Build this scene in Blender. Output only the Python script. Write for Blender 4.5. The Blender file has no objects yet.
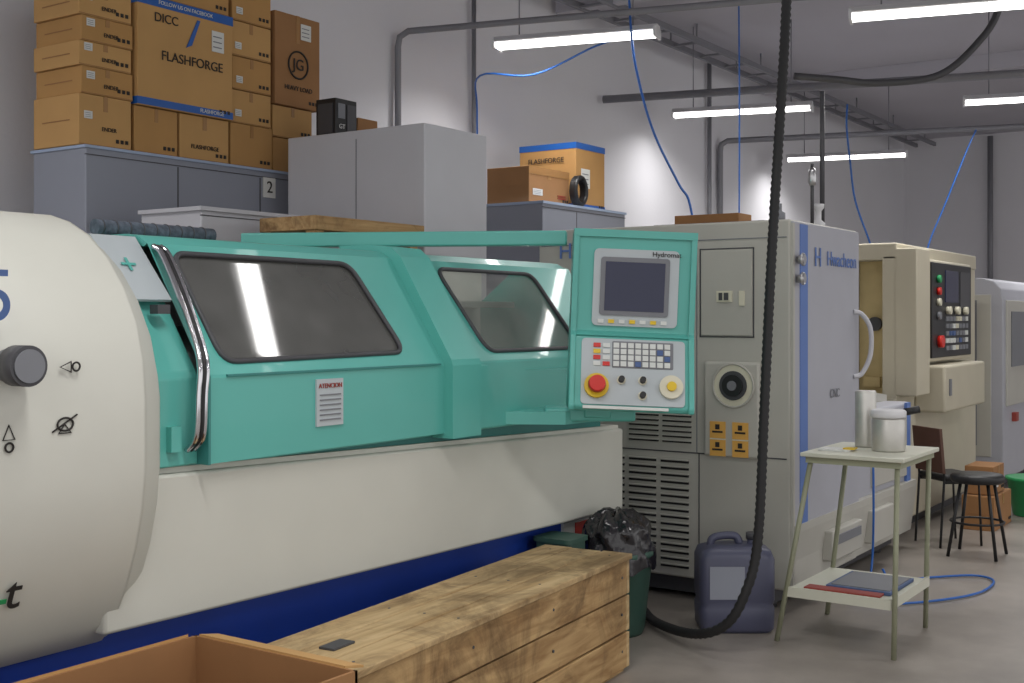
import bpy, bmesh, math, random
from mathutils import Vector, Matrix
random.seed(4)
S=0.84
scene=bpy.context.scene
scene.view_settings.view_transform='Standard'
def lin(c):
    r=[]
    for v in c:
        v=v/255.0
        r.append(v/12.92 if v<=0.04045 else ((v+0.055)/1.055)**2.4)
    return (r[0],r[1],r[2],1.0)
def mat(name,c,rough=0.5,metal=0.0,var=0.05,scale=6.0,bump=0.0,bscale=80.0,emit=0.0,coat=0.0):
    m=bpy.data.materials.new(name); m.use_nodes=True
    nt=m.node_tree; b=nt.nodes['Principled BSDF']
    col=lin(c)
    b.inputs['Roughness'].default_value=rough
    b.inputs['Metallic'].default_value=metal
    b.inputs['Coat Weight'].default_value=coat
    tc=nt.nodes.new('ShaderNodeTexCoord')
    n=nt.nodes.new('ShaderNodeTexNoise'); n.inputs['Scale'].default_value=scale; n.inputs['Detail'].default_value=5
    nt.links.new(tc.outputs['Object'],n.inputs['Vector'])
    mx=nt.nodes.new('ShaderNodeMix'); mx.data_type='RGBA'
    mx.inputs[6].default_value=tuple(max(0,v*(1-var*2)) for v in col[:3])+(1,)
    mx.inputs[7].default_value=tuple(min(1,v*(1+var*2)) for v in col[:3])+(1,)
    nt.links.new(n.outputs['Fac'],mx.inputs[0])
    nt.links.new(mx.outputs[2],b.inputs['Base Color'])
    if bump>0:
        n2=nt.nodes.new('ShaderNodeTexNoise'); n2.inputs['Scale'].default_value=bscale
        nt.links.new(tc.outputs['Object'],n2.inputs['Vector'])
        bp=nt.nodes.new('ShaderNodeBump'); bp.inputs['Strength'].default_value=bump; bp.inputs['Distance'].default_value=0.01
        nt.links.new(n2.outputs['Fac'],bp.inputs['Height']); nt.links.new(bp.outputs['Normal'],b.inputs['Normal'])
    if emit>0:
        b.inputs['Emission Color'].default_value=col; b.inputs['Emission Strength'].default_value=emit
    return m
def woodmat(name,c1,c2,axis_scale=(1,14,14)):
    m=bpy.data.materials.new(name); m.use_nodes=True
    nt=m.node_tree; b=nt.nodes['Principled BSDF']; b.inputs['Roughness'].default_value=0.75
    tc=nt.nodes.new('ShaderNodeTexCoord'); mp=nt.nodes.new('ShaderNodeMapping')
    mp.inputs['Scale'].default_value=axis_scale
    nt.links.new(tc.outputs['Object'],mp.inputs['Vector'])
    n=nt.nodes.new('ShaderNodeTexNoise'); n.inputs['Scale'].default_value=2.2; n.inputs['Detail'].default_value=8; n.inputs['Distortion'].default_value=0.8
    nt.links.new(mp.outputs[0],n.inputs['Vector'])
    cr=nt.nodes.new('ShaderNodeValToRGB'); cr.color_ramp.elements[0].position=0.3; cr.color_ramp.elements[1].position=0.7
    cr.color_ramp.elements[0].color=lin(c1); cr.color_ramp.elements[1].color=lin(c2)
    nt.links.new(n.outputs['Fac'],cr.inputs[0])
    n3=nt.nodes.new('ShaderNodeTexNoise'); n3.inputs['Scale'].default_value=3.2; n3.inputs['Detail'].default_value=10; n3.inputs['Roughness'].default_value=0.7; n3.inputs['Distortion'].default_value=1.0
    nt.links.new(tc.outputs['Object'],n3.inputs['Vector'])
    c3=nt.nodes.new('ShaderNodeValToRGB'); c3.color_ramp.elements[0].position=0.38; c3.color_ramp.elements[1].position=0.54
    c3.color_ramp.elements[0].color=(0.42,0.39,0.36,1); c3.color_ramp.elements[1].color=(1,1,1,1)
    nt.links.new(n3.outputs['Fac'],c3.inputs[0])
    mx=nt.nodes.new('ShaderNodeMix'); mx.data_type='RGBA'; mx.blend_type='MULTIPLY'; mx.inputs[0].default_value=0.85
    nt.links.new(cr.outputs[0],mx.inputs[6]); nt.links.new(c3.outputs[0],mx.inputs[7])
    nt.links.new(mx.outputs[2],b.inputs['Base Color'])
    bp=nt.nodes.new('ShaderNodeBump'); bp.inputs['Strength'].default_value=0.3
    nt.links.new(n.outputs['Fac'],bp.inputs['Height']); nt.links.new(bp.outputs['Normal'],b.inputs['Normal'])
    return m
def glassmat(name,tint,refl,dust_veil,dcol):
    m=bpy.data.materials.new(name); m.use_nodes=True
    nt=m.node_tree
    for n in list(nt.nodes): nt.nodes.remove(n)
    o=nt.nodes.new('ShaderNodeOutputMaterial')
    t=nt.nodes.new('ShaderNodeBsdfTransparent'); t.inputs[0].default_value=tint
    g=nt.nodes.new('ShaderNodeBsdfGlossy'); g.inputs['Roughness'].default_value=0.04
    d=nt.nodes.new('ShaderNodeBsdfDiffuse'); d.inputs[0].default_value=dcol
    mx=nt.nodes.new('ShaderNodeMixShader'); mx.inputs[0].default_value=refl
    m2=nt.nodes.new('ShaderNodeMixShader')
    tc=nt.nodes.new('ShaderNodeTexCoord'); n=nt.nodes.new('ShaderNodeTexNoise'); n.inputs['Scale'].default_value=5
    mr=nt.nodes.new('ShaderNodeMapRange'); mr.inputs[3].default_value=dust_veil*.6; mr.inputs[4].default_value=dust_veil*1.4
    nt.links.new(tc.outputs['Object'],n.inputs['Vector']); nt.links.new(n.outputs['Fac'],mr.inputs[0])
    nt.links.new(t.outputs[0],mx.inputs[1]); nt.links.new(g.outputs[0],mx.inputs[2])
    nt.links.new(mr.outputs[0],m2.inputs[0])
    nt.links.new(mx.outputs[0],m2.inputs[1]); nt.links.new(d.outputs[0],m2.inputs[2])
    nt.links.new(m2.outputs[0],o.inputs[0])
    return m
# ---------------- materials
M=dict(
 wall=mat('wall_paint',(216,215,220),0.85,var=0.03,scale=1.2,bump=0.1,bscale=40),
 ceil=mat('ceiling_paint',(184,182,190),0.9,var=0.04,scale=1),
 white=mat('machine_cream',(206,206,197),0.42,var=0.02,bump=0.02,bscale=250),
 teal=mat('teal_paint',(92,178,168),0.38,var=0.03,scale=3,coat=0.15),
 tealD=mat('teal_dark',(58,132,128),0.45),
 blue=mat('blue_base',(26,62,160),0.45,var=0.08),
 grayM=mat('machine_gray',(182,180,172),0.5,var=0.03,bump=0.03,bscale=200),
 lav=mat('machine_front_gray',(172,173,182),0.45,var=0.03),
 stripe=mat('blue_stripe',(92,122,185),0.5),
 beige=mat('machine_beige',(190,183,163),0.5,var=0.04),
 brownD=mat('interior_yellow_beige',(205,185,135),0.6,var=0.12),
 cab=mat('cabinet_gray',(142,146,158),0.5,var=0.03,scale=2),
 cabL=mat('cabinet_blue_light',(160,175,200),0.5),
 cabW=mat('cabinet_white',(194,194,200),0.5,var=0.02),
 card=mat('cardboard',(180,137,83),0.85,var=0.09,scale=4),
 card2=mat('cardboard_light',(192,150,95),0.85,var=0.07,scale=4),
 cardD=mat('cardboard_dark',(154,112,72),0.85,var=0.08),
 tape=mat('packing_tape',(160,117,68),0.35),
 btape=mat('blue_tape',(30,90,170),0.4),
 paper=mat('paper_white',(215,215,212),0.8),
 ink=mat('ink_dark',(40,36,34),0.7),
 red=mat('red_plastic',(205,35,25),0.35),
 yellow=mat('yellow_plastic',(225,190,40),0.4),
 orange=mat('orange_label',(220,168,82),0.6),
 cream=mat('cream_plastic',(215,211,190),0.5),
 green=mat('green_plastic',(40,150,90),0.45),
 black=mat('black_plastic',(26,26,28),0.45),
 rubber=mat('black_rubber',(34,34,36),0.6),
 dgray=mat('dark_gray',(70,70,74),0.5),
 mgray=mat('mid_gray',(120,122,128),0.5),
 plate=mat('panel_gray',(182,190,194),0.45),
 screen=mat('screen_dark',(40,44,72),0.2),
 key=mat('key_light',(215,218,215),0.5),
 keyb=mat('key_blue',(70,95,145),0.5),
 chrome=mat('chrome',(215,215,220),0.14,metal=1,var=0.02),
 steel=mat('steel',(190,190,192),0.3,metal=1,var=0.05),
 alu=mat('aluminium',(205,203,198),0.45,metal=0.75,var=0.08,scale=20),
 pipe=mat('conduit_gray',(130,130,136),0.5,metal=0.2),
 tube=mat('lamp_tube',(255,254,250),0.4,emit=5.0,var=0.0),
 lampW=mat('lamp_housing',(215,215,218),0.5),
 jug=mat('jug_plastic',(80,82,104),0.4,var=0.08),
 bag=mat('bin_bag',(34,32,37),0.22,bump=1.0,bscale=16,coat=0.4),
 bin=mat('bin_green',(56,86,76),0.5),
 hoseB=mat('hose_blue',(35,95,175),0.4),
 fabric=mat('fabric_roll',(84,92,104),0.9,var=0.5,scale=50,bump=0.5),
 tablem=mat('table_top',(205,205,190),0.5,var=0.04),
 tleg=mat('table_leg',(150,152,128),0.5),
 bluefold=mat('folder_blue',(75,95,135),0.5),
 redbr=mat('folder_red',(150,60,50),0.5),
 chairb=mat('chair_brown',(92,62,50),0.6),
 crate=woodmat('crate_wood',(150,115,72),(196,163,114)),
 crateE=woodmat('crate_wood_light',(176,145,100),(210,183,138)),
 glass=glassmat('hood_glass',(0.30,0.30,0.30,1),0.20,0.40,(0.24,0.24,0.23,1)),
 glass2=glassmat('hood_glass_clear',(0.88,0.88,0.86,1),0.05,0.30,(0.45,0.46,0.43,1)),  # pale diffuse layer also puts the lit interior's brightness into the pane
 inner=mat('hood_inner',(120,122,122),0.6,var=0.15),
 innerLit=mat('hood_inner_lit',(218,219,212),0.6,var=0.06),  # lit copy of the hood interior, brightness of the second window put in colour
)
def floormat():
    m=bpy.data.materials.new('concrete_floor'); m.use_nodes=True
    nt=m.node_tree; b=nt.nodes['Principled BSDF']
    tc=nt.nodes.new('ShaderNodeTexCoord')
    n=nt.nodes.new('ShaderNodeTexNoise'); n.inputs['Scale'].default_value=1.6; n.inputs['Detail'].default_value=9; n.inputs['Roughness'].default_value=0.65
    nt.links.new(tc.outputs['Object'],n.inputs['Vector'])
    cr=nt.nodes.new('ShaderNodeValToRGB'); cr.color_ramp.elements[0].position=0.3; cr.color_ramp.elements[1].position=0.7
    cr.color_ramp.elements[0].color=lin((120,114,108)); cr.color_ramp.elements[1].color=lin((162,154,146))
    nt.links.new(n.outputs['Fac'],cr.inputs[0]); nt.links.new(cr.outputs[0],b.inputs['Base Color'])
    mr=nt.nodes.new('ShaderNodeMapRange'); mr.inputs[3].default_value=0.22; mr.inputs[4].default_value=0.5
    nt.links.new(n.outputs['Fac'],mr.inputs[0]); nt.links.new(mr.outputs[0],b.inputs['Roughness'])
    return m
M['floor']=floormat()

class B:
    def __init__(s,name,M4=None):
        s.name=name; s.bm=bmesh.new(); s.mats=[]; s.M=M4 or Matrix.Identity(4); s.texts=[]
    def mi(s,k):
        if k not in s.mats: s.mats.append(k)
        return s.mats.index(k)
    def V(s,p): return s.bm.verts.new(s.M@Vector(p))
    def face(s,vs,k,sm=False):
        try: f=s.bm.faces.new(vs)
        except ValueError: return None
        f.material_index=s.mi(k); f.smooth=sm; return f
    def box(s,x0,x1,y0,y1,z0,z1,k,bev=0.0):
        v=[s.V((x,y,z)) for z in (z0,z1) for y in (y0,y1) for x in (x0,x1)]
        fs=[s.face([v[i] for i in q],k) for q in ((0,2,3,1),(4,5,7,6),(0,1,5,4),(2,6,7,3),(0,4,6,2),(1,3,7,5))]
        if bev>0:
            es=list({e for f in fs for e in f.edges})
            r=bmesh.ops.bevel(s.bm,geom=es,offset=bev,segments=3,affect='EDGES',profile=0.5)
            for f in r['faces']: f.material_index=s.mi(k); f.smooth=True
    def prism(s,pts,axis,a0,a1,k,sm=False,caps=True,closed=True,bev=0.0):
        def mk(p,a):
            if axis=='x': return (a,p[0],p[1])
            if axis=='y': return (p[0],a,p[1])
            return (p[0],p[1],a)
        A=[s.V(mk(p,a0)) for p in pts]; C=[s.V(mk(p,a1)) for p in pts]
        n=len(pts); fs=[]
        for i in range(n if closed else n-1):
            j=(i+1)%n
            fs.append(s.face([A[i],A[j],C[j],C[i]],k,sm))
        if caps and closed:
            fs.append(s.face(A[::-1],k)); fs.append(s.face(C,k))
        if bev>0:
            es=list({e for f in fs if f for e in f.edges})
            r=bmesh.ops.bevel(s.bm,geom=es,offset=bev,segments=2,affect='EDGES',profile=0.5)
            for f in r['faces']: f.material_index=s.mi(k); f.smooth=True
    def cyl(s,p0,p1,r,k,seg=24,r2=None,caps=True):
        if r2 is None: r2=r
        p0=Vector(p0);p1=Vector(p1); d=(p1-p0).normalized()
        a=d.orthogonal().normalized(); b=d.cross(a)
        A=[];C=[]
        for i in range(seg):
            t=2*math.pi*i/seg; o=a*math.cos(t)+b*math.sin(t)
            A.append(s.V(p0+o*r)); C.append(s.V(p1+o*r2))
        for i in range(seg):
            j=(i+1)%seg; s.face([A[i],A[j],C[j],C[i]],k,True)
        if caps: s.face(A[::-1],k); s.face(C,k)
    def lathe(s,c,prof,k,seg=28):
        rings=[]
        for r,z in prof:
            rings.append([s.V((c[0]+r*math.cos(2*math.pi*i/seg),c[1]+r*math.sin(2*math.pi*i/seg),c[2]+z)) for i in range(seg)])
        for a,b in zip(rings,rings[1:]):
            for i in range(seg):
                j=(i+1)%seg; s.face([a[i],a[j],b[j],b[i]],k,True)
        s.face(rings[0][::-1],k); s.face(rings[-1],k)
    def tube(s,pts,r,k,seg=10,smooth=8,ridge=0.0,closed=False):
        P=[Vector(p) for p in pts]
        if smooth>1:
            Q=[]; n=len(P)
            rng=range(n) if closed else range(n-1)
            for i in rng:
                if closed: p0,p1,p2,p3=P[i-1],P[i],P[(i+1)%n],P[(i+2)%n]
                else:
                    p1,p2=P[i],P[i+1]; p0=P[i-1] if i>0 else p1*2-p2; p3=P[i+2] if i+2<n else p2*2-p1
                for j in range(smooth):
                    t=j/smooth
                    Q.append(0.5*((2*p1)+(-p0+p2)*t+(2*p0-5*p1+4*p2-p3)*t*t+(-p0+3*p1-3*p2+p3)*t**3))
            if not closed: Q.append(P[-1])
            P=Q
        if ridge>0:
            Q=[P[0]]; step=ridge
            for a,b in zip(P,P[1:]):
                L=(b-a).length; m=max(1,int(L/step))
                for j in range(1,m+1): Q.append(a.lerp(b,j/m))
            P=Q
        n=len(P); rings=[]; up=None
        for i in range(n):
            if closed: d=(P[(i+1)%n]-P[i-1])
            else: d=(P[min(i+1,n-1)]-P[max(i-1,0)])
            if d.length<1e-9: d=Vector((0,0,1))
            d.normalize()
            if up is None: up=d.orthogonal().normalized()
            up=(up-d*up.dot(d)); up.normalize(); b=d.cross(up)
            rr=r*(0.82 if (ridge>0 and i%2) else 1.0)
            rings.append([s.V(P[i]+(up*math.cos(2*math.pi*j/seg)+b*math.sin(2*math.pi*j/seg))*rr) for j in range(seg)])
        for i in range(n if closed else n-1):
            A=rings[i];C=rings[(i+1)%n]
            for j in range(seg):
                q=(j+1)%seg; s.face([A[j],A[q],C[q],C[j]],k,True)
        if not closed: s.face(rings[0][::-1],k); s.face(rings[-1],k)
    def holeplate(s,outer,inner,k):
        es=[]
        for loop in (outer,inner):
            vs=[s.V(p) for p in loop]
            for i in range(len(vs)): es.append(s.bm.edges.new((vs[i],vs[(i+1)%len(vs)])))
        r=bmesh.ops.triangle_fill(s.bm,use_beauty=True,use_dissolve=False,edges=es)
        for g in r['geom']:
            if isinstance(g,bmesh.types.BMFace): g.material_index=s.mi(k)
    def text(s,body,size,loc,xa,up,k):
        s.texts.append((body,size,loc,xa,up,k))
    def done(s,parent=None):
        bm=s.bm
        bmesh.ops.recalc_face_normals(bm,faces=bm.faces)
        for v in bm.verts: v.co*=S
        xs=[v.co.x for v in bm.verts]; ys=[v.co.y for v in bm.verts]; zs=[v.co.z for v in bm.verts]
        o=Vector(((min(xs)+max(xs))/2,(min(ys)+max(ys))/2,min(zs)))
        for v in bm.verts: v.co-=o
        me=bpy.data.meshes.new(s.name); bm.to_mesh(me); bm.free()
        for k in s.mats: me.materials.append(M[k])
        ob=bpy.data.objects.new(s.name,me); ob.location=o
        scene.collection.objects.link(ob)
        if parent:
            ob.parent=parent; ob.location=o-parent.location
        for i,(body,size,loc,xa,up,k) in enumerate(s.texts):
            cu=bpy.data.curves.new('lettering_%d'%(i+1),'FONT'); cu.body=body; cu.size=size*S; cu.extrude=0.0012
            cu.align_x='CENTER'; cu.align_y='CENTER'
            t=bpy.data.objects.new('lettering_%d'%(i+1),cu); scene.collection.objects.link(t)
            cu.materials.append(M[k])
            R3=s.M.to_3x3()
            X=(R3@Vector(xa)).normalized(); U=(R3@Vector(up)).normalized(); N=X.cross(U)
            mt=Matrix((X,U,N)).transposed().to_4x4(); mt.translation=(s.M@Vector(loc))*S-o
            t.parent=ob; t.matrix_local=mt
        return ob
def rpoly(pts,r,n=6):
    out=[]; N=len(pts)
    for i in range(N):
        p=Vector(pts[i]); a=Vector(pts[i-1]); b=Vector(pts[(i+1)%N])
        p0=p+(a-p).normalized()*r; p1=p+(b-p).normalized()*r
        for j in range(n+1):
            t=j/n; out.append(tuple(p0*(1-t)**2+p*2*t*(1-t)+p1*t*t))
    return out
def rotz(cx,cy,cz,a): return Matrix.Translation((cx,cy,cz))@Matrix.Rotation(a,4,'Z')

# ---------------- room
Yw=6.1; Xe=21.0; H=4.6
b=B('floor'); b.box(-5,Xe+.1,-7,Yw+.1,-0.1,0,'floor'); b.done()
b=B('ceiling'); b.box(-5,Xe+.1,-7,Yw+.1,H,H+.1,'ceil'); b.done()
b=B('wall_back'); b.box(-5,Xe,Yw,Yw+.15,0,H,'wall'); b.done()
b=B('wall_end'); b.box(Xe,Xe+.15,-7,Yw,0,H,'wall'); b.done()

# ---------------- CNC lathe (teal)
b=B('cnc_lathe')
def off(o):
    return [(3.02-o,1.07),(3.02-o,1.35),(3.028-o,1.375),(3.30-o,1.79+o*.4),(3.35-o,1.825+o*.5),(3.42,1.835+o*.6)]
prof=[(3.9,1.885),(3.48,1.885),(3.40,1.878),(3.30,1.852),(3.20,1.805),(3.11,1.735),(3.03,1.64),(2.97,1.53),(2.94,1.42),(2.93,1.30),(2.93,1.09),(2.945,.97),(2.975,.85),(3.02,.73),(3.08,.62),(3.14,.55),(3.22,.52),(3.9,.52)]
def headloft(Xs):
    rings=[]
    for X,o in Xs:
        rings.append([b.V((X,y+(o if y<3.8 else 0),z-(o*0.8 if z>1.4 else 0))) for y,z in prof])
    for q,(A,C) in enumerate(zip(rings,rings[1:])):
        for i in range(len(prof)):
            j=(i+1)%len(prof); b.face([A[i],A[j],C[j],C[i]],'white',True)
    b.face(rings[0],'white'); b.face(rings[-1][::-1],'white')
headloft([(1.1,0.05),(1.14,0.0),(2.34,0.0),(2.352,0.0)])
headloft([(2.350,0.0),(2.362,0.016),(2.375,.024),(2.44,0.05),(2.46,0.07)])
# knob
b.cyl((1.90,2.935,1.42),(1.90,2.90,1.42),.045,'mgray',32)
b.cyl((1.90,2.90,1.42),(1.90,2.84,1.42),.055,'dgray',32)
b.cyl((1.90,2.84,1.42),(1.90,2.835,1.42),.045,'mgray',32)
def ring(cx,cz,r,k='ink',Y=2.925,w=.003,seg=20,sx=1):
    b.tube([(cx+sx*r*math.cos(t*2*math.pi/seg),Y,cz+r*math.sin(t*2*math.pi/seg)) for t in range(seg)],w,k,5,1,closed=True)
b.tube([(2.09,2.927,1.395),(2.055,2.927,1.41),(2.09,2.927,1.425)],.0025,'ink',5,1,closed=True)
ring(2.105,1.41,.012)
b.tube([(1.88,2.927,1.22),(1.915,2.927,1.22),(1.8975,2.927,1.26)],.0025,'ink',5,1,closed=True)
ring(1.8975,1.20,.012)
ring(2.07,1.25,.018,sx=1.4); b.tube([(2.03,2.927,1.23),(2.11,2.927,1.275)],.0025,'ink',5,1); b.tube([(2.05,2.927,1.225),(2.09,2.927,1.225),(2.07,2.927,1.25)],.0025,'ink',5,1,closed=True)
b.text('5',.2,(1.86,2.922,1.60),(1,0,0),(0,0,1),'keyb')
b.text('t',.15,(1.95,2.985,.79),(1,0,0),(0,-.4,1),'ink')
b.text('-',.15,(1.91,2.983,.785),(1,0,0),(0,-.4,1),'green')
# lower long panel (cream)
b.prism([(2.3,.585),(5.52,.545),(5.52,.967),(2.3,1.055)],'y',3.06,3.92,'white',bev=.012)
b.prism([(2.35,1.055),(5.50,.967),(5.50,.985),(2.35,1.073)],'y',3.08,3.9,'white')
# blue base
b.box(1.2,5.35,3.17,3.88,0,.58,'blue')
b.box(5.08,5.33,3.155,3.172,.36,.52,'paper'); b.box(5.19,5.32,3.150,3.156,.43,.51,'red')
# sill
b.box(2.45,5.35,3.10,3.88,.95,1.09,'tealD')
b.box(2.45,5.35,3.085,3.12,1.055,1.09,'teal')
p=off(-.035)
b.prism(p+[(3.9,1.80),(3.9,1.07)],'x',2.45,2.66,'teal',bev=.006)
b.prism([(3.18,1.60),(3.365,1.815),(3.5,1.83),(3.5,1.835),(3.36,1.823),(3.172,1.607)],'x',2.47,2.65,'plate')
b.text('+',.12,(2.55,3.262,1.72),(1,0,0),(0,.65,.76),'teal')
def incl(X,z,o=0): return (X,3.024+(z-1.36)*.649-o,z)
def hood_section(x0,x1,win,gk,topback,o=0.0):
    b.prism([(3.02-o,1.07),(3.02-o,1.35),(3.024-o,1.36),(3.10,1.36),(3.10,1.07)],'x',x0,x1,'teal')
    outer=[incl(x0,1.36,o),incl(x1,1.36,o),incl(x1,1.80,o),incl(x0,1.80,o)]
    w=rpoly(win,.06)
    inner=[incl(x,z,o) for x,z in w]
    b.holeplate(outer,inner,'teal')
    b.prism([(3.02-o+.29,1.80),(3.36-o,1.828),(3.42,1.836),(topback,1.836),(topback,1.815),(3.42,1.815),(3.33,1.79)],'x',x0,x1,'teal')
    b.tube([incl(x,z,o+.004) for x,z in w],.010,'dgray',8,1,closed=True)
    f=[b.V(incl(x,z,o-.008)) for x,z in w]; b.face(f,gk)
hood_section(2.66,3.94,[(2.76,1.40),(3.715,1.41),(3.64,1.765),(2.74,1.77)],'glass',3.9)
hood_section(4.12,5.35,[(4.28,1.40),(5.06,1.40),(4.98,1.762),(4.21,1.765)],'glass2',3.5)
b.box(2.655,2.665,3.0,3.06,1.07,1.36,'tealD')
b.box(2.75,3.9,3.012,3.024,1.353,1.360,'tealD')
# raised band
pb=off(.045)
b.prism(pb+[(3.6,1.862),(3.6,1.80),(3.36,1.79),(3.08,1.38),(3.08,1.05),(2.975,1.05)],'x',3.93,4.13,'teal')
b.prism([(4.12,1.07),(5.3,1.07),(5.3,1.31),(4.5,1.31),(4.2,1.345),(4.12,1.345)],'y',2.985,3.03,'teal',bev=.01)
b.prism([(3.02,1.07),(3.02,1.35),(3.31,1.80),(3.42,1.836),(3.6,1.83),(3.9,1.6),(3.9,1.07)],'x',5.35,5.38,'teal')
b.box(2.66,3.96,3.86,3.89,1.05,1.82,'inner'); b.box(3.96,5.36,3.86,3.89,1.05,1.84,'innerLit')
b.box(3.93,3.96,3.35,3.87,1.05,1.80,'innerLit')
b.box(4.0,5.3,3.6,3.85,1.60,1.63,'innerLit'); b.box(4.0,5.35,3.12,3.86,1.06,1.10,'inner')
b.cyl((2.7,3.5,1.35),(2.95,3.5,1.35),.17,'steel',32); b.cyl((2.95,3.5,1.35),(3.0,3.5,1.35),.12,'dgray',32)
b.box(3.3,3.75,3.3,3.7,1.10,1.32,'inner',.01)
b.box(4.2,4.6,3.35,3.7,1.10,1.36,'cream',.01)
b.cyl((4.6,3.5,1.3),(4.95,3.5,1.3),.08,'steel')
# chrome handle following profile
hp=[(3.04,1.12,2.60),(2.995,1.17,2.60),(2.985,1.30,2.60),(2.99,1.40,2.61),(3.05,1.50,2.63),(3.14,1.63,2.65),(3.24,1.76,2.665),(3.29,1.79,2.67)]
for dx,k,r in ((0,'chrome',.010),(.017,'black',.007),(.031,'chrome',.008)):
    b.tube([(x+dx,y,z) for y,z,x in hp],r,k,8,6)
b.box(2.53,2.57,3.03,3.07,1.12,1.20,'teal')
b.box(2.55,2.60,3.12,3.16,1.56,1.59,'dgray')
# warning plate
b.box(3.17,3.31,3.012,3.02,1.155,1.325,'plate')
b.text('ATENCION',.024,(3.24,3.010,1.30),(1,0,0),(0,0,1),'redbr')
for i in range(6): b.box(3.185,3.295,3.009,3.012,1.175+i*.018,1.180+i*.018,'mgray')
# pivot arm for control panel
L=Vector((3.84,4.04,0)); Rr=Vector((4.50,2.80,0)); dv=(Rr-L); ang=math.atan2(dv.y,dv.x)
sv=b.M; b.M=rotz(L.x,L.y,0,ang); b.box(-.05,dv.length+.02,-.035,.035,1.865,1.93,'teal',.008)
b.M=sv
b.cyl((3.86,3.98,1.0),(3.86,3.98,1.87),.045,'teal')
b.M=rotz(4.50,2.80,0,math.radians(-55.7))
b.box(-.08,.32,-.03,.13,1.09,1.15,'teal',.012); b.M=sv
b.prism([(4.30,3.03),(4.75,3.03),(4.72,2.72),(4.46,2.76)],'z',1.08,1.135,'teal')
lathe_ob=b.done()

# ---------------- control panel
ang=math.radians(-55.7)
Mp=Matrix.Translation((4.435,2.74,1.16))@Matrix.Rotation(ang,4,'Z')@Matrix.Rotation(math.radians(2.4),4,'Y')
b=B('machine_control_panel',Mp)
W=.53
pr=[(-.15,0),(-.165,.02),(-.075,.315),(-.055,.335),(-.055,.745),(-.045,.765),(.05,.765),(.07,.745),(.07,0)]
b.prism(pr,'x',0,W,'teal',bev=.008)
for x in (0,W-.025):
    b.prism([(-.17,.0),(-.178,.02),(-.09,.315),(-.07,.335),(-.07,.75),(-.05,.772),(.0,.772),(.0,0)],'x',x,x+.025,'teal',bev=.006)
b.prism([(-.07,.74),(-.07,.772),(0,.772),(0,.74)],'x',0,W,'teal')
b.prism([(-.07,.33),(-.085,.318),(-.06,.30),(-.05,.34)],'x',0,W,'teal')
up=rpoly([(.09,.36),(.455,.36),(.455,.69),(.09,.69)],.025)
b.prism(up,'y',-.068,-.05,'plate')
b.prism(rpoly([(.12,.405),(.415,.405),(.415,.655),(.12,.655)],.015),'y',-.074,-.06,'mgray')
b.box(.14,.395,-.076,-.07,.425,.635,'screen')
b.text('Hydromat',.03,(.40,-.0705,.672),(1,0,0),(0,0,1),'ink')
for i in range(7):
    b.box(.115+i*.045,.140+i*.045,-.075,-.066,.372,.388,'yellow' if i in (1,3,5) else 'key')
th=math.atan2(.09,.295)
sv=b.M
b.M=Mp@Matrix.Translation((0,-.165,.02))@Matrix.Rotation(-th,4,'X')
b.prism(rpoly([(.05,.008),(.49,.008),(.49,.295),(.05,.295)],.02),'y',-.008,.01,'plate')
b.prism(rpoly([(.18,.168),(.44,.168),(.44,.285),(.18,.285)],.006),'y',-.0105,-.006,'mgray')
for r in range(4):
    for c in range(8):
        b.box(.185+c*.031,.209+c*.031,-.016,-.006,.174+r*.027,.196+r*.027,'keyb' if (c,r) in ((7,1),(6,2),(3,0)) else 'key')
    for c in range(2):
        b.box(.10+c*.04,.13+c*.04,-.014,-.006,.175+r*.027,.193+r*.027,'red' if (r,c) in ((3,0),(1,0),(0,1)) else ('yellow' if (r,c)==(2,0) else 'key'))
b.cyl((.115,-.006,.085),(.115,-.03,.085),.052,'yellow'); b.cyl((.115,-.03,.085),(.115,-.05,.085),.028,'red'); b.cyl((.115,-.05,.085),(.115,-.075,.085),.038,'red',r2=.033)
b.cyl((.43,-.006,.09),(.43,-.03,.09),.05,'cream'); b.cyl((.43,-.03,.09),(.43,-.045,.09),.02,'yellow')
for x,z in ((.22,.115),(.31,.115),(.31,.05)):
    b.cyl((x,-.006,z),(x,-.014,z),.019,'cream'); b.cyl((x,-.014,z),(x,-.04,z),.013,'black')
b.box(.06,.42,-.014,-.004,-.012,.0,'key')
b.M=sv
b.box(.02,.14,.06,.11,.60,.76,'teal',.01); b.box(.08,.2,.05,.12,-.05,.06,'teal',.01)
b.done(parent=lathe_ob)

# fabric roll
b=B('rolled_fabric')
b.cyl((2.68,3.62,1.870),(3.22,3.62,1.868),.028,'fabric',20)
for i in range(9): b.cyl((2.70+i*.058,3.62,1.870),(2.705+i*.058,3.62,1.870),.0295,'dgray',20)
b.done()

# ---------------- gray turning centre
b=B('turning_center')
X0=5.97; y0=2.32; y1=3.88; zt=2.06
b.box(X0,7.03,y0,y1,.12,zt,'grayM',.012)
b.box(X0+.06,8.1,y0+.12,y1-.1,.03,.14,'dgray')
for x in (6.1,7.9):
    for y in (2.5,3.7): b.cyl((x,y,0),(x,y,.06),.05,'dgray')
b.box(X0+.01,7.03,y0-.012,y0+.02,.42,zt-.01,'lav',.004)
b.box(6.07,6.18,y0-.016,y0-.008,.42,zt-.02,'stripe')
b.box(X0+.005,X0+.03,y0-.014,y0,.12,zt-.02,'grayM')
b.text('Hwacheon',.115,(6.72,y0-.018,1.87),(1,0,0),(0,0,1),'stripe')
b.text('H',.15,(6.33,y0-.018,1.87),(1,0,0),(0,0,1),'stripe')
b.text('CNC',.07,(6.6,y0-.018,1.12),(1,0,0),(0,0,1),'mgray')
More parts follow.
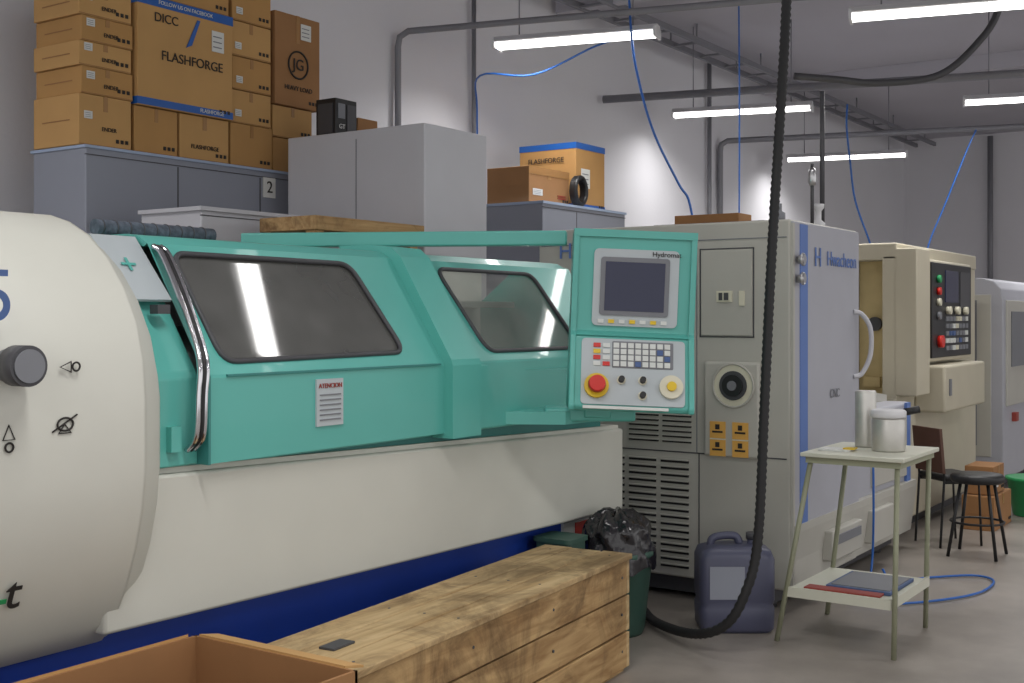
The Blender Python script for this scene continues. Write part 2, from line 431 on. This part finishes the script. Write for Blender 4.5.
for z in (1.85,1.75):
    b.cyl((6.02,y0-.02,z),(6.02,y0-.06,z),.022,'steel',16)
    b.tube([(6.02+.035*math.cos(t),y0-.05,z+.03*math.sin(t)) for t in [i*math.pi/5 for i in range(10)]],.006,'steel',6,1,closed=True)
b.tube([(6.93,y0-.01,1.58),(6.97,y0-.05,1.565),(7.0,y0-.09,1.48),(7.0,y0-.09,1.33),(6.97,y0-.05,1.22),(6.93,y0-.01,1.20)],.014,'cabW',10,8)
def rim(ya,yb,za,zb,k='dgray',w=.006,x=X0-.002):
    for (a,c,d,e) in ((ya,yb,za,za+w),(ya,yb,zb-w,zb),(ya,ya+w,za,zb),(yb-w,yb,za,zb)):
        b.box(x-.002,x+.01,a,c,d,e,k)
rim(2.52,2.835,1.44,1.92)
b.box(X0-.010,X0+.002,2.53,2.825,1.45,1.91,'grayM',.004)
b.box(X0-.018,X0-.008,2.64,2.73,1.63,1.69,'cream'); b.box(X0-.018,X0-.008,2.57,2.60,1.61,1.69,'cream')
b.box(X0-.022,X0-.016,2.66,2.685,1.64,1.68,'dgray'); b.box(X0-.022,X0-.016,2.695,2.715,1.64,1.68,'dgray')
b.box(X0-.03,X0+.002,2.48,2.80,.80,1.31,'grayM',.015)
c=(2.625,1.185)
b.cyl((X0-.03,c[0],c[1]),(X0-.034,c[0],c[1]),.115,'cream',36)
b.tube([(X0-.036,c[0]+.115*math.cos(t),c[1]+.115*math.sin(t)) for t in [i*math.pi/16 for i in range(32)]],.006,'grayM',8,1,closed=True)
b.cyl((X0-.034,c[0],c[1]),(X0-.042,c[0],c[1]),.078,'dgray',32); b.cyl((X0-.042,c[0],c[1]),(X0-.052,c[0],c[1]),.058,'black',32); b.cyl((X0-.052,c[0],c[1]),(X0-.058,c[0],c[1]),.026,'mgray',20)
for y in (2.585,2.715):
    for z in (.94,.845):
        b.box(X0-.036,X0-.028,y-.045,y+.045,z-.04,z+.05,'orange')
        b.box(X0-.038,X0-.034,y-.03,y+.03,z-.01,z+.0,'ink'); b.box(X0-.038,X0-.034,y-.012,y+.012,z+.008,z+.035,'ink')
    b.box(X0-.037,X0-.028,y-.045,y+.045,.893,.899,'cream')
def slots(ya,yb,za,zb,n):
    h=(zb-za)/n
    for i in range(n):
        z=za+i*h
        b.box(X0-.006,X0+.004,ya,yb,z+h*.30,z+h*.66,'black')
        b.prism([(ya,z+h*.80),(yb,z+h*.80),(yb,z+h*.64),(ya,z+h*.64)],'x',X0-.014,X0,'grayM')
slots(2.885,3.06,.85,1.02,6); slots(3.085,3.27,.85,1.02,6)
slots(2.90,3.07,.16,.775,16); slots(3.10,3.27,.16,.775,16); slots(3.30,3.42,.16,.775,16)
b.box(X0-.003,X0+.01,2.34,3.86,.805,.812,'dgray'); b.box(X0-.003,X0+.01,2.836,2.842,.14,.81,'dgray')
b.box(X0-.003,X0+.01,2.34,3.86,1.965,1.97,'mgray'); b.box(X0-.003,X0+.01,2.85,2.855,.81,1.96,'mgray')
b.text('HS',.13,(X0-.008,3.66,1.93),(0,-1,0),(0,0,1),'stripe')
for z in (1.3,1.5): b.cyl((X0-.012,3.2,z),(X0,3.2,z),.012,'steel',10)
b.prism([(y0+.02,.12),(y0-.02,.42),(y0-.02,.46),(y0+.3,.46),(y0+.3,.12)],'x',X0+.02,8.2,'grayM')
b.box(7.0,8.2,y0+.02,y1-.1,.12,.98,'lav',.02)
b.prism([(7.03,.98),(8.2,.98),(8.2,1.02),(7.03,1.15)],'y',2.5,3.6,'grayM')
b.box(7.35,8.05,y0+.0,y0+.03,.50,.9,'grayM',.006)
b.box(6.45,6.95,y0-.06,y0+.02,.20,.37,'grayM',.01); b.box(6.50,6.90,y0-.07,y0-.058,.29,.34,'mgray')
b.box(7.2,7.6,y0-.05,y0+.02,.18,.38,'grayM',.01)
b.box(8.05,8.13,y0+.0,y0+.018,.3,.98,'stripe')
b.box(6.3,6.62,2.6,3.3,zt,zt+.03,'dgray',.01)
b.cyl((6.72,2.42,zt),(6.72,2.42,2.85),.014,'dgray',12)
b.cyl((6.45,2.38,zt),(6.45,2.38,2.40),.010,'dgray',10); b.lathe((6.45,2.38,2.28),[(.015,0),(.024,.02),(.024,.08),(.012,.10)],'steel',16)
b.lathe((6.60,2.40,zt),[(.04,0),(.04,.02),(.018,.04),(.018,.09),(.034,.11),(.034,.13)],'lampW',18)
b.lathe((6.15,2.45,zt),[(.03,0),(.03,.05),(.012,.06),(.012,.1)],'mgray',14)
b.done()

def carton(name,x0,x1,y0,y1,z0,z1,k='card',label=None,tape=True,logo=None,side=True,Mx=None,blue=False):
    b=B(name,Mx); g=.003
    x0+=g;x1-=g
    b.box(x0,x1,y0,y1,z0,z1,k,.004)
    h=z1-z0; w=x1-x0
    if blue:
        for za,zb in ((z0+.005,z0+.045),(z1-.05,z1+.001)):
            b.box(x0-.003,x1+.003,y0-.003,y1+.003,za,zb,'btape')
    elif tape:
        zc=z0+h*.5
        b.box(x0+w*.46,x0+w*.54,y0-.002,y0,z0+h*.7,z1,'tape')
        b.box(x0+.001,x1-.001,y0-.002,y0,z0+.004,z0+.008,'cardD')
        b.box(x0-.002,x0,y0+.2*(y1-y0),y0+.8*(y1-y0),zc-.004,zc+.002,'cardD')
    if label:
        lx,lz,lw,lh=label
        b.box(x0+lx,x0+lx+lw,y0-.005,y0-.002,z0+lz,z0+lz+lh,'paper')
        for i in range(3): b.box(x0+lx+lw*.1,x0+lx+lw*.8,y0-.007,y0-.004,z0+lz+lh*(.2+.25*i),z0+lz+lh*(.25+.25*i),'mgray')
    for i in range(3):
        if w>.25: b.box(x1-.04-i*.03,x1-.022-i*.03,y0-.004,y0-.001,z0+.03,z0+.05,'ink')
    if logo:
        b.text(logo[0],logo[1],(x0+w*.5+logo[2],y0-.005,z0+h*logo[3]),(1,0,0),(0,0,1),'ink')
    return b
def cabinet(name,x0,x1,y0,y1,z1,k,seams=(),face='y',plate=None):
    b=B(name); b.box(x0,x1,y0,y1,.05,z1,k,.008); b.box(x0+.03,x1-.03,y0+.03,y1-.02,0,.06,'dgray')
    for s in seams:
        if face=='y':
            b.box(x0+s-.004,x0+s+.004,y0-.002,y0+.01,.1,z1-.05,'dgray'); b.box(x0+s+.05,x0+s+.07,y0-.03,y0,1.1,1.25,'steel',.003)
        else:
            b.box(x0-.002,x0+.01,y0+s-.003,y0+s+.003,.1,z1-.05,'mgray'); b.box(x0-.03,x0,y0+s+.05,y0+s+.07,1.1,1.25,'steel',.003)
    if face=='y': b.box(x0,x1,y0-.004,y0+.01,z1-.045,z1-.04,'dgray')
    return b
b=cabinet('storage_cabinet',3.87,5.68,5.3,5.75,2.434,'cab',(.60,1.22))
b.box(3.86,5.69,5.29,5.76,2.425,2.44,'cabL')
b.box(5.11,5.21,5.292,5.298,2.27,2.39,'paper'); b.text('2',.10,(5.16,5.289,2.33),(1,0,0),(0,0,1),'ink'); b.done()
cabinet('storage_cabinet',5.18,5.77,4.115,5.16,2.62,'cabW',(.50,),'x').done()
b=cabinet('storage_cabinet',3.98,4.62,4.55,5.0,2.09,'cabW',()); b.box(3.96,4.64,4.53,5.0,2.07,2.09,'cabW'); b.done()
b=cabinet('storage_cabinet',7.75,9.05,5.0,5.75,2.44,'cab',(.5,)); b.box(7.74,9.06,4.99,5.76,2.425,2.445,'cabL'); b.done()
b=B('wooden_shelf_rack')
b.box(4.22,5.06,4.02,4.40,1.97,2.04,'crate',.005)
for x in (4.26,4.98):
    for y in (4.06,4.36): b.box(x-.03,x+.03,y-.03,y+.03,0,1.98,'crate')
for z in (.4,1.1): b.box(4.22,5.06,4.03,4.39,z,z+.03,'crateE')
b.done()
zs=[2.445,2.715,2.86,2.99,3.125,3.27]
for i in range(5):
    carton('cardboard_box',3.87+(.015 if i%2 else 0),4.205+(.01 if i%2 else 0),5.36,5.75,zs[i]+.002,zs[i+1],'card' if i%2 else 'card2',(.03,.08 if i else .14,.05,.04),logo=('ENDER',.03,.02,.35)).done()
carton('cardboard_box',4.22,4.52,5.36,5.74,2.447,2.70,'card').done()
carton('cardboard_box',4.53,4.90,5.36,5.74,2.447,2.70,'card2',logo=('FLASHFORGE',.035,0,.3)).done()
carton('cardboard_box',4.91,5.25,5.36,5.74,2.447,2.70,'card').done()
b=carton('printer_shipping_box',4.225,4.91,5.34,5.74,2.705,3.31,'card2',(.52,.38,.09,.12),blue=True,logo=('FLASHFORGE',.075,.04,.48)); b.text('DICC',.07,(4.42,5.335,3.20),(1,0,0),(0,0,1),'ink')
b.prism([(4.60,3.09),(4.66,3.24),(4.64,3.24),(4.56,3.07)],'y',5.333,5.338,'btape')
b.text('FOLLOW US ON FACEBOOK',.03,(4.56,5.335,3.285),(1,0,0),(0,0,1),'paper'); b.text('FLASHFORGE',.03,(4.75,5.335,2.73),(1,0,0),(0,0,1),'paper'); b.done()
carton('cardboard_box',4.24,4.90,5.36,5.74,3.315,3.56,'card',blue=False).done()
for i,(a,c) in enumerate(((2.705,2.90),(2.905,3.10),(3.105,3.31),(3.315,3.52))):
    carton('cardboard_box',4.92+(.01*(i%2)),5.25,5.37,5.74,a,c,'card' if i%2 else 'card2',(.03,.04,.05,.04)).done()
carton('cardboard_box',5.27,5.62,5.38,5.74,2.447,2.66,'card').done()
carton('cardboard_box',5.27,5.62,5.38,5.74,2.665,2.86,'card2').done()
b=carton('cardboard_box',5.27,5.67,5.36,5.74,2.865,3.44,'cardD',(.22,.43,.09,.1))
b.tube([(5.47+.085*math.cos(t),5.355,3.13+.085*math.sin(t)) for t in [i*math.pi/12 for i in range(24)]],.006,'ink',5,1,closed=True)
b.text('JG',.10,(5.47,5.353,3.13),(1,0,0),(0,0,1),'ink'); b.text('HEAVY LOAD',.04,(5.47,5.353,2.98),(1,0,0),(0,0,1),'ink'); b.done()
b=B('black_product_box'); b.box(5.36,5.55,4.94,5.10,2.623,2.87,'black',.004); b.box(5.38,5.44,4.935,4.94,2.75,2.84,'mgray'); b.box(5.46,5.54,4.935,4.94,2.66,2.84,'dgray'); b.text('GT',.04,(5.41,4.932,2.7),(1,0,0),(0,0,1),'paper'); b.box(5.355,5.36,4.96,5.08,2.66,2.84,'dgray'); b.done()
carton('cardboard_box',5.57,5.76,4.95,5.12,2.623,2.78,'cardD',tape=False).done()
b=carton('cardboard_box',7.78,8.38,5.15,5.55,2.448,2.73,'cardD',(.05,.06,.14,.05))
b.box(7.78,8.38,5.147,5.151,2.67,2.73,'tape'); b.box(8.2,8.32,5.145,5.149,2.52,2.53,'redbr'); b.box(8.2,8.32,5.145,5.149,2.50,2.51,'redbr'); b.done()
b=carton('printer_shipping_box',8.50,8.98,5.16,5.72,2.448,3.0,'card',blue=True,label=(.08,.18,.14,.16))
b.text('FLASHFORGE',.06,(8.493,5.45,2.86),(0,-1,0),(0,0,1),'ink'); b.done()
b=B('cable_coil')
for i in range(4): b.tube([(8.42+.085*math.cos(t),5.10-.012*i,2.58+.11*math.sin(t)) for t in [k*math.pi/10 for k in range(20)]],.020,'black',8,1,closed=True)
b.done()
b=carton('cardboard_box',6.75,6.95,2.95,3.38,2.062,2.18,'cardD',tape=False); b.done()

# ---------------- machine 2 beige
b=B('beige_machining_center')
b.box(8.62,10.7,2.95,4.3,.1,2.03,'brownD',.02)
b.box(8.42,8.62,3.05,4.3,.1,2.03,'beige',.01)
b.box(8.42,10.7,2.5,4.3,1.95,2.07,'beige',.012)
b.box(8.42,10.7,2.5,3.0,.1,1.0,'beige',.02)
b.box(8.42,8.50,2.5,2.60,.98,1.98,'beige',.008)
b.box(8.60,8.63,2.55,3.05,.98,1.96,'brownD')
b.box(8.54,8.60,2.82,2.86,1.0,1.95,'mgray'); b.box(8.56,8.60,2.66,2.78,1.05,1.12,'brownD'); b.cyl((8.56,2.7,1.5),(8.60,2.7,1.5),.05,'dgray',16)
b.box(8.5,10.7,2.51,2.56,.98,1.97,'beige',.008)
b.box(8.42,8.75,2.36,2.52,1.0,2.03,'beige',.01)
b.box(8.85,10.1,2.40,2.52,1.22,1.97,'beige',.015)
b.box(8.90,10.04,2.385,2.402,1.25,1.95,'black',.006)
b.box(9.25,9.62,2.378,2.386,1.66,1.90,'screen'); b.box(9.68,9.98,2.378,2.386,1.62,1.9,'dgray')
for r in range(5):
    for c in range(7): b.box(9.27+c*.095,9.33+c*.095,2.374,2.386,1.30+r*.055,1.335+r*.055,random.choice(['key','mgray','mgray','mgray','keyb','cream']))
for z,k in ((1.83,'green'),(1.74,'red'),(1.66,'cream'),(1.56,'mgray')):
    b.cyl((9.05,2.385,z),(9.05,2.36,z),.028,k,16)
b.cyl((9.08,2.385,1.37),(9.08,2.35,1.37),.045,'red',18)
for x in (9.3,9.55,9.8): b.cyl((x,2.385,1.60),(x,2.35,1.60),.03,'cream',14)
b.box(8.85,10.05,2.28,2.5,.86,1.2,'beige',.02); b.box(8.95,9.0,2.27,2.29,.98,1.1,'mgray')
b.box(8.5,10.6,2.6,4.2,0,.12,'dgray')
b.box(8.41,8.425,3.1,4.2,.3,.9,'grayM')
b.done()
b=B('gray_machining_center')
pf=[(2.40,.1),(2.40,1.7),(2.42,1.80),(2.48,1.87),(2.58,1.90),(4.3,1.90),(4.3,.1)]
b.prism(pf,'x',11.25,13.6,'lav',bev=.01)
b.box(11.3,13.5,2.5,4.2,0,.12,'dgray')
b.box(11.24,11.26,2.5,3.2,.3,1.75,'grayM',.006)
b.box(11.23,11.25,2.62,2.66,.4,1.7,'mgray')
b.box(11.35,12.4,2.385,2.405,.75,1.7,'grayM',.005); b.box(11.5,12.2,2.375,2.39,1.1,1.6,'mgray')
b.box(11.6,11.7,2.36,2.40,.6,.68,'redbr')
b.done()

# ---------------- table
b=B('metal_side_table')
b.box(5.50,6.10,1.60,2.09,.885,.905,'tablem',.004)
b.box(5.52,6.08,1.62,2.07,.855,.886,'tleg')
for (xa,ya,xb,yb) in ((5.54,1.64,5.45,1.63),(6.06,1.64,6.11,1.67),(5.54,2.05,5.46,2.19),(6.06,2.05,6.10,2.17)):
    b.tube([(xb,yb,0),(xa,ya,.87)],.014,'tleg',4,1)
b.box(5.48,6.09,1.65,2.15,.235,.25,'tablem',.003)
b.box(5.48,6.09,1.645,1.66,.215,.262,'tablem'); b.box(5.475,5.49,1.65,2.15,.215,.262,'tablem')
b.done()
b=B('steel_cylinder'); b.lathe((5.92,1.91,.906),[(.05,0),(.052,.01),(.052,.27),(.048,.278),(.03,.278)],'alu',32); b.done()
b=B('steel_canister'); b.lathe((5.80,1.76,.906),[(.076,0),(.079,.008),(.079,.15),(.074,.16)],'alu',32)
b.lathe((5.80,1.76,1.066),[(.080,0),(.083,.008),(.083,.03),(.075,.038)],'lampW',32); b.cyl((5.85,1.70,1.09),(5.89,1.64,1.105),.018,'black',14); b.done()
b=B('paper_note'); b.prism(rpoly([(5.62,1.9),(5.74,1.9),(5.74,2.05),(5.62,2.05)],.02),'z',.906,.914,'paper'); b.prism(rpoly([(5.66,1.88),(5.74,1.89),(5.72,1.94),(5.66,1.94)],.01),'z',.914,.92,'yellow'); b.done()
b=B('blue_folder'); b.box(5.60,5.98,1.69,2.0,.251,.268,'bluefold',.003); b.box(5.52,5.60,1.72,2.08,.251,.262,'redbr',.002); b.box(5.62,5.96,1.70,1.98,.268,.272,'mgray'); b.done()
# ---------------- jug
b=B('plastic_jerrycan',rotz(5.57,2.46,0,math.radians(-55.7)))
def rrect(hx,hy,z,r=.05): return [(x,y,z) for x,y in rpoly([(-hx,-hy),(hx,-hy),(hx,hy),(-hx,hy)],r,5)]
levels=[(.165,.11,0),(.182,.125,.02),(.185,.128,.12),(.178,.122,.14),(.185,.128,.16),(.185,.128,.36),(.17,.115,.40),(.12,.08,.42),(.10,.06,.422)]
rings=[[b.V(p) for p in rrect(*l)] for l in levels]
for A,C in zip(rings,rings[1:]):
    for i in range(len(A)):
        j=(i+1)%len(A); b.face([A[i],A[j],C[j],C[i]],'jug',True)
b.face(rings[0][::-1],'jug'); b.face(rings[-1],'jug')
b.tube([(-.12,0,.40),(-.10,0,.45),(0,0,.46),(.03,0,.42)],.02,'jug',8,6)
b.cyl((.10,0,.40),(.10,0,.45),.035,'jug'); b.cyl((.10,0,.445),(.10,0,.475),.04,'dgray')
b.box(-.14,.03,-.131,-.127,.17,.33,'cab')
b.done()
b=B('corrugated_hose')
b.tube([(5.16,2.02,4.6),(5.157,2.022,3.6),(5.157,2.022,2.98),(5.12,2.077,1.85),(5.10,2.103,1.177),(5.084,2.129,.547),(5.05,2.178,.30),(5.04,2.27,.15),(5.09,2.45,.075),(5.30,2.75,.04),(5.52,2.95,.04),(5.75,3.15,.04)],.024,'rubber',12,5,ridge=.014)
b.done()
# ---------------- bin with bag
b=B('waste_bin_with_bag')
b.lathe((5.17,2.93,0),[(.15,0),(.16,.02),(.20,.38),(.21,.39),(.21,.41),(.19,.41)],'bin',28)
seg=56; rings=[]
for j,(r,z) in enumerate([(.212,.33),(.214,.37),(.208,.41),(.195,.44),(.185,.47),(.188,.50),(.18,.53),(.15,.56),(.105,.585),(.06,.59),(.02,.585)]):
    rings.append([b.V((5.165+(r*(1+.08*math.sin(i*.9+j*1.1)+.04*math.sin(i*2.7-j*1.9)+.03*random.random()))*math.cos(2*math.pi*i/seg),2.90+r*(1+.07*math.sin(i*1.1+j))*math.sin(2*math.pi*i/seg)*.85,z+.018*math.sin(i*.8+j*1.3))) for i in range(seg)])
for A,C in zip(rings,rings[1:]):
    for i in range(seg):
        j=(i+1)%seg; b.face([A[i],A[j],C[j],C[i]],'bag',True)
b.face(rings[-1],'bag')
b.done()
b=B('green_plastic_basket')
b.prism(rpoly([(4.76,2.93),(4.93,2.93),(4.93,3.12),(4.76,3.12)],.03),'z',0,.5,'bin'); b.prism(rpoly([(4.75,2.92),(4.94,2.92),(4.94,3.13),(4.75,3.13)],.03),'z',.49,.51,'bin')
b.done()
# ---------------- wooden crate
ang=math.atan2(.18,2.0)
b=B('wooden_crate',rotz(2.62,2.36,0,ang))
L=2.03; Wd=.42; h=.50
for i in range(3):
    z0=.02+i*.16
    b.box(0.03,L-.03,.0+.004*(i%2),.025,z0,z0+.152,'crate',.004); b.box(.03,L-.03,Wd-.025,Wd,z0,z0+.152,'crate',.004)
    b.box(.0,.03,.0,Wd,z0,z0+.152,'crateE',.004); b.box(L-.03,L,0,Wd,z0,z0+.152,'crateE',.004)
b.box(0.02,L-.02,.02,Wd-.02,0,.04,'crate')
for i in range(3):
    b.box(-.01+.008*(i%2),L+.01-.012*(i%2),-.01+i*.147,.131+i*.147,h-.012,h+.012,'crateE',.004)
b.box(.16,.27,.18,.24,h+.012,h+.020,'dgray',.002)
for x in (.1,.7,1.3,1.95):
    for z in (.1,.26,.42): b.cyl((x,-.002,z),(x,.003,z),.006,'dgray',8)
    for y in (.06,.2,.35): b.cyl((x,y,h+.010),(x,y,h+.0135),.005,'dgray',8)
b.done()
# ---------------- open cardboard box
b=B('open_cardboard_box')
x0,x1,y0_,y1_,hh=1.35,2.43,2.16,2.80,.60
t=.01
b.box(x0,x1,y0_,y0_+t,0,hh,'cardD'); b.box(x0,x1,y1_-t,y1_,0,hh,'cardD'); b.box(x0,x0+t,y0_,y1_,0,hh,'cardD'); b.box(x1-t,x1,y0_,y1_,0,hh,'cardD'); b.box(x0,x1,y0_,y1_,0,t,'cardD')
b.prism([(2.425,.60),(2.50,.585),(2.50,.592),(2.425,.607)],'y',2.2,2.78,'card2')
b.prism([(2.80,.60),(2.86,.57),(2.862,.578),(2.80,.609)],'x',1.4,2.4,'card2')
b.box(1.5,2.1,2.3,2.7,.01,.25,'cardD')
b.done()
# ---------------- stool and chair
b=B('black_stool')
sx,sy=8.16,1.90
b.lathe((sx,sy,.47),[(.12,0),(.155,.005),(.168,.02),(.168,.045),(.155,.06),(.08,.064)],'black',28)
for k in range(4):
    a=math.pi/4+k*math.pi/2
    b.tube([(sx+.21*math.cos(a),sy+.21*math.sin(a),0),(sx+.12*math.cos(a),sy+.12*math.sin(a),.475)],.011,'black',8,1)
b.tube([(sx+.165*math.cos(t*math.pi/10),sy+.165*math.sin(t*math.pi/10),.22) for t in range(20)],.008,'black',6,1,closed=True)
b.done()
b=B('visitor_chair',rotz(8.48,2.16,0,math.radians(-40))@Matrix.Diagonal((.70,.70,1,1)))
b.box(-.2,.2,-.22,.22,.44,.49,'black',.02)
for yy in (-.2,.2):
    b.tube([(-.24,yy,0),(-.2,yy,.42),(-.20,yy,.5),(-.24,yy,.78)],.012,'black',8,4)
    b.tube([(.22,yy,0),(.19,yy,.43),(-.2,yy,.44)],.012,'black',8,1)
pts=[(-.225,.50),(-.265,.80),(-.235,.80),(-.195,.50)]
A=[b.V((p[0],-.22,p[1])) for p in pts]; C=[b.V((p[0],.22,p[1])) for p in pts]
for i in range(4): b.face([A[i],A[(i+1)%4],C[(i+1)%4],C[i]],'chairb')
b.face(A,'chairb'); b.face(C,'chairb')
b.done()
carton('cardboard_box',9.1,9.65,2.0,2.23,0,.25,'cardD').done()
carton('cardboard_box',9.15,9.5,2.02,2.22,.255,.46,'cardD',(.04,.05,.1,.08)).done()
b=B('green_tub'); b.lathe((10.05,1.9,0),[(.16,0),(.17,.01),(.21,.27),(.225,.28),(.225,.30),(.2,.30)],'green',28); b.done()
b=B('air_hose'); b.tube([(7.0,2.16,.08),(7.0,2.10,.02),(7.25,1.95,.012),(7.45,1.75,.012),(7.35,1.62,.012),(7.0,1.62,.012),(6.7,1.75,.012),(6.45,1.95,.012),(6.35,2.15,.012)],.007,'hoseB',8,10); b.done()
b=B('air_hose'); b.tube([(6.95,2.27,1.0),(6.93,2.2,.8),(6.9,2.18,.5),(6.95,2.2,.2),(6.9,2.2,.02)],.007,'hoseB',8,8); b.done()
# ---------------- ceiling lamps
dB=Vector((.258,-.966,0))
def lamp(cx,cy,z,L,power=30,d=dB,real=True):
    a=math.atan2(d.y,d.x)
    b=B('fluorescent_ceiling_lamp',rotz(cx,cy,z,a))
    b.prism([(-.10,.0),(-.05,.045),(.05,.045),(.10,.0),(.09,-.005),(-.09,-.005)],'x',-L/2,L/2,'lampW') if False else None
    b.prism([(-.10,.0),(-.05,.045),(.05,.045),(.10,.0),(.09,-.005),(-.09,-.005)],'x',-L/2,L/2,'lampW')
    for y in (-.045,.045):
        b.cyl((-L/2+.02,y,-.025),(L/2-.02,y,-.025),.017,'tube',12)
    for x in (-L/2,L/2-.02): b.box(x,x+.02,-.1,.1,-.05,.02,'lampW')
    for x in (-L*.35,L*.35): b.cyl((x,0,.04),(x,0,H-z),.006,'pipe',6)
    ob=b.done()
    if power<=0: return
    ld=bpy.data.lights.new('lamp_light','AREA'); ld.shape='RECTANGLE'; ld.size=L*S*.95; ld.size_y=.14*S; ld.energy=power; ld.color=(1.0,.985,.965); ld.spread=math.radians(150)
    lo=bpy.data.objects.new('lamp_light',ld); scene.collection.objects.link(lo); lo.parent=ob
    mt=Matrix.Rotation(a,4,'Z'); mt.translation=Vector((cx,cy,z-.05))*S-ob.location
    lo.matrix_local=mt
PW=25
lamp(7.9,4.80,3.7,1.30,PW*.7); lamp(11.63,5.05,3.7,1.44,PW*.7); lamp(15.0,5.09,3.6,1.48,PW*.8)
lamp(8.6,2.13,3.7,1.45,PW); lamp(12.6,2.25,3.7,1.6,PW); lamp(16.2,2.2,3.6,1.6,PW)
lamp(5.32,2.10,3.7,1.45,5,Vector((.5636,-.826,0))); lamp(2.0,1.5,3.7,1.5,PW); lamp(1.5,4.9,3.9,1.5,PW*.8)
lamp(3.0,-1.5,3.7,1.5,PW); lamp(7.5,-1.2,3.7,1.5,PW); lamp(-1.5,0.5,3.7,1.5,PW)
def conduit(name,pts,r=.03,k='pipe',sm=1):
    b=B(name); b.tube(pts,r,k,10,sm); b.done()
def beam(x,z,zl,t,r=.035):
    p=Vector((x,6.04,z)); q=p+dB*t
    conduit('conduit_pipe',[(x,6.05,zl),(x,6.05,z-.12),(x+.01,6.04,z-.04),(x+.03,5.97,z),(q.x,q.y,z)],r)
beam(7.28,3.79,2.2,7,.026); beam(13.3,3.66,1.0,9,.035)
p=Vector((10.5,6.05,3.74)); q=p+dB*9; conduit('conduit_pipe',[p,q],.04)
conduit('conduit_pipe',[(8.29,6.05,1.0),(8.29,6.05,4.55)],.02)
conduit('conduit_pipe',[(13.0,6.05,1.0),(13.0,6.05,4.55)],.025)
conduit('conduit_pipe',[(20.9,4.66,1.0),(20.9,4.66,4.55)],.045)
b=B('cable_tray')
for y in (5.45,5.75): b.box(7.5,20.5,y-.02,y+.02,4.40,4.46,'pipe')
for i in range(20): b.box(7.6+i*.64,7.64+i*.64,5.45,5.75,4.41,4.43,'pipe')
for i in range(8):
    for y in (5.45,5.75): b.cyl((8+i*1.7,y,4.46),(8+i*1.7,y,4.6),.01,'pipe',6)
b.done()
b=B('ceiling_beam'); b.box(9.6,9.7,-3,6.05,4.42,4.6,'ceil'); b.done()
b=B('ceiling_beam'); b.box(14.6,14.7,-3,6.05,4.42,4.6,'ceil'); b.done()
conduit('power_cable',[(9.6,3.7,3.56),(9.78,3.41,3.53),(10.0,3.1,3.50),(10.27,2.69,3.57),(10.46,2.41,3.86),(10.55,2.28,4.13),(10.6,2.2,4.58)],.03,'dgray',8)
conduit('air_hose',[(7.9,4.36,4.58),(7.93,4.33,3.7),(7.97,4.28,3.3),(8.04,4.19,2.92),(8.14,4.04,2.55),(8.19,3.97,2.39),(8.25,3.93,1.9),(8.27,3.93,1.2)],.009,'hoseB',6)
conduit('air_hose',[(8.29,6.0,2.6),(8.2,5.95,3.3),(7.90,5.7,3.51),(8.03,5.26,3.49),(8.31,4.85,3.72),(8.45,4.6,3.79)],.008,'hoseB',6)
conduit('air_hose',[(8.39,3.67,4.58),(8.39,3.66,3.0),(8.37,3.66,1.5)],.006,'hoseB',6)
conduit('air_hose',[(10.82,3.66,3.5),(10.80,3.66,3.3),(10.83,3.64,3.0),(10.86,3.6,2.62),(10.93,3.49,2.24),(10.97,3.45,2.05)],.009,'hoseB',6)
conduit('air_hose',[(13.05,3.05,3.5),(13.0,3.13,3.29),(12.87,3.32,2.72),(12.77,3.46,2.3),(12.7,3.5,1.93)],.009,'hoseB',6)

w=bpy.data.worlds.new('world'); scene.world=w; w.use_nodes=True
w.node_tree.nodes['Background'].inputs[0].default_value=(.99,.98,.97,1); w.node_tree.nodes['Background'].inputs[1].default_value=1.05
cd=bpy.data.cameras.new('camera'); cam=bpy.data.objects.new('camera',cd); scene.collection.objects.link(cam)
cd.sensor_width=36; cd.lens=1200/1024*36; cd.shift_y=-24.5/1024
cam.location=(0,0,1.55*S); cam.rotation_euler=(math.radians(90),0,math.radians(34.3-90))
scene.camera=cam
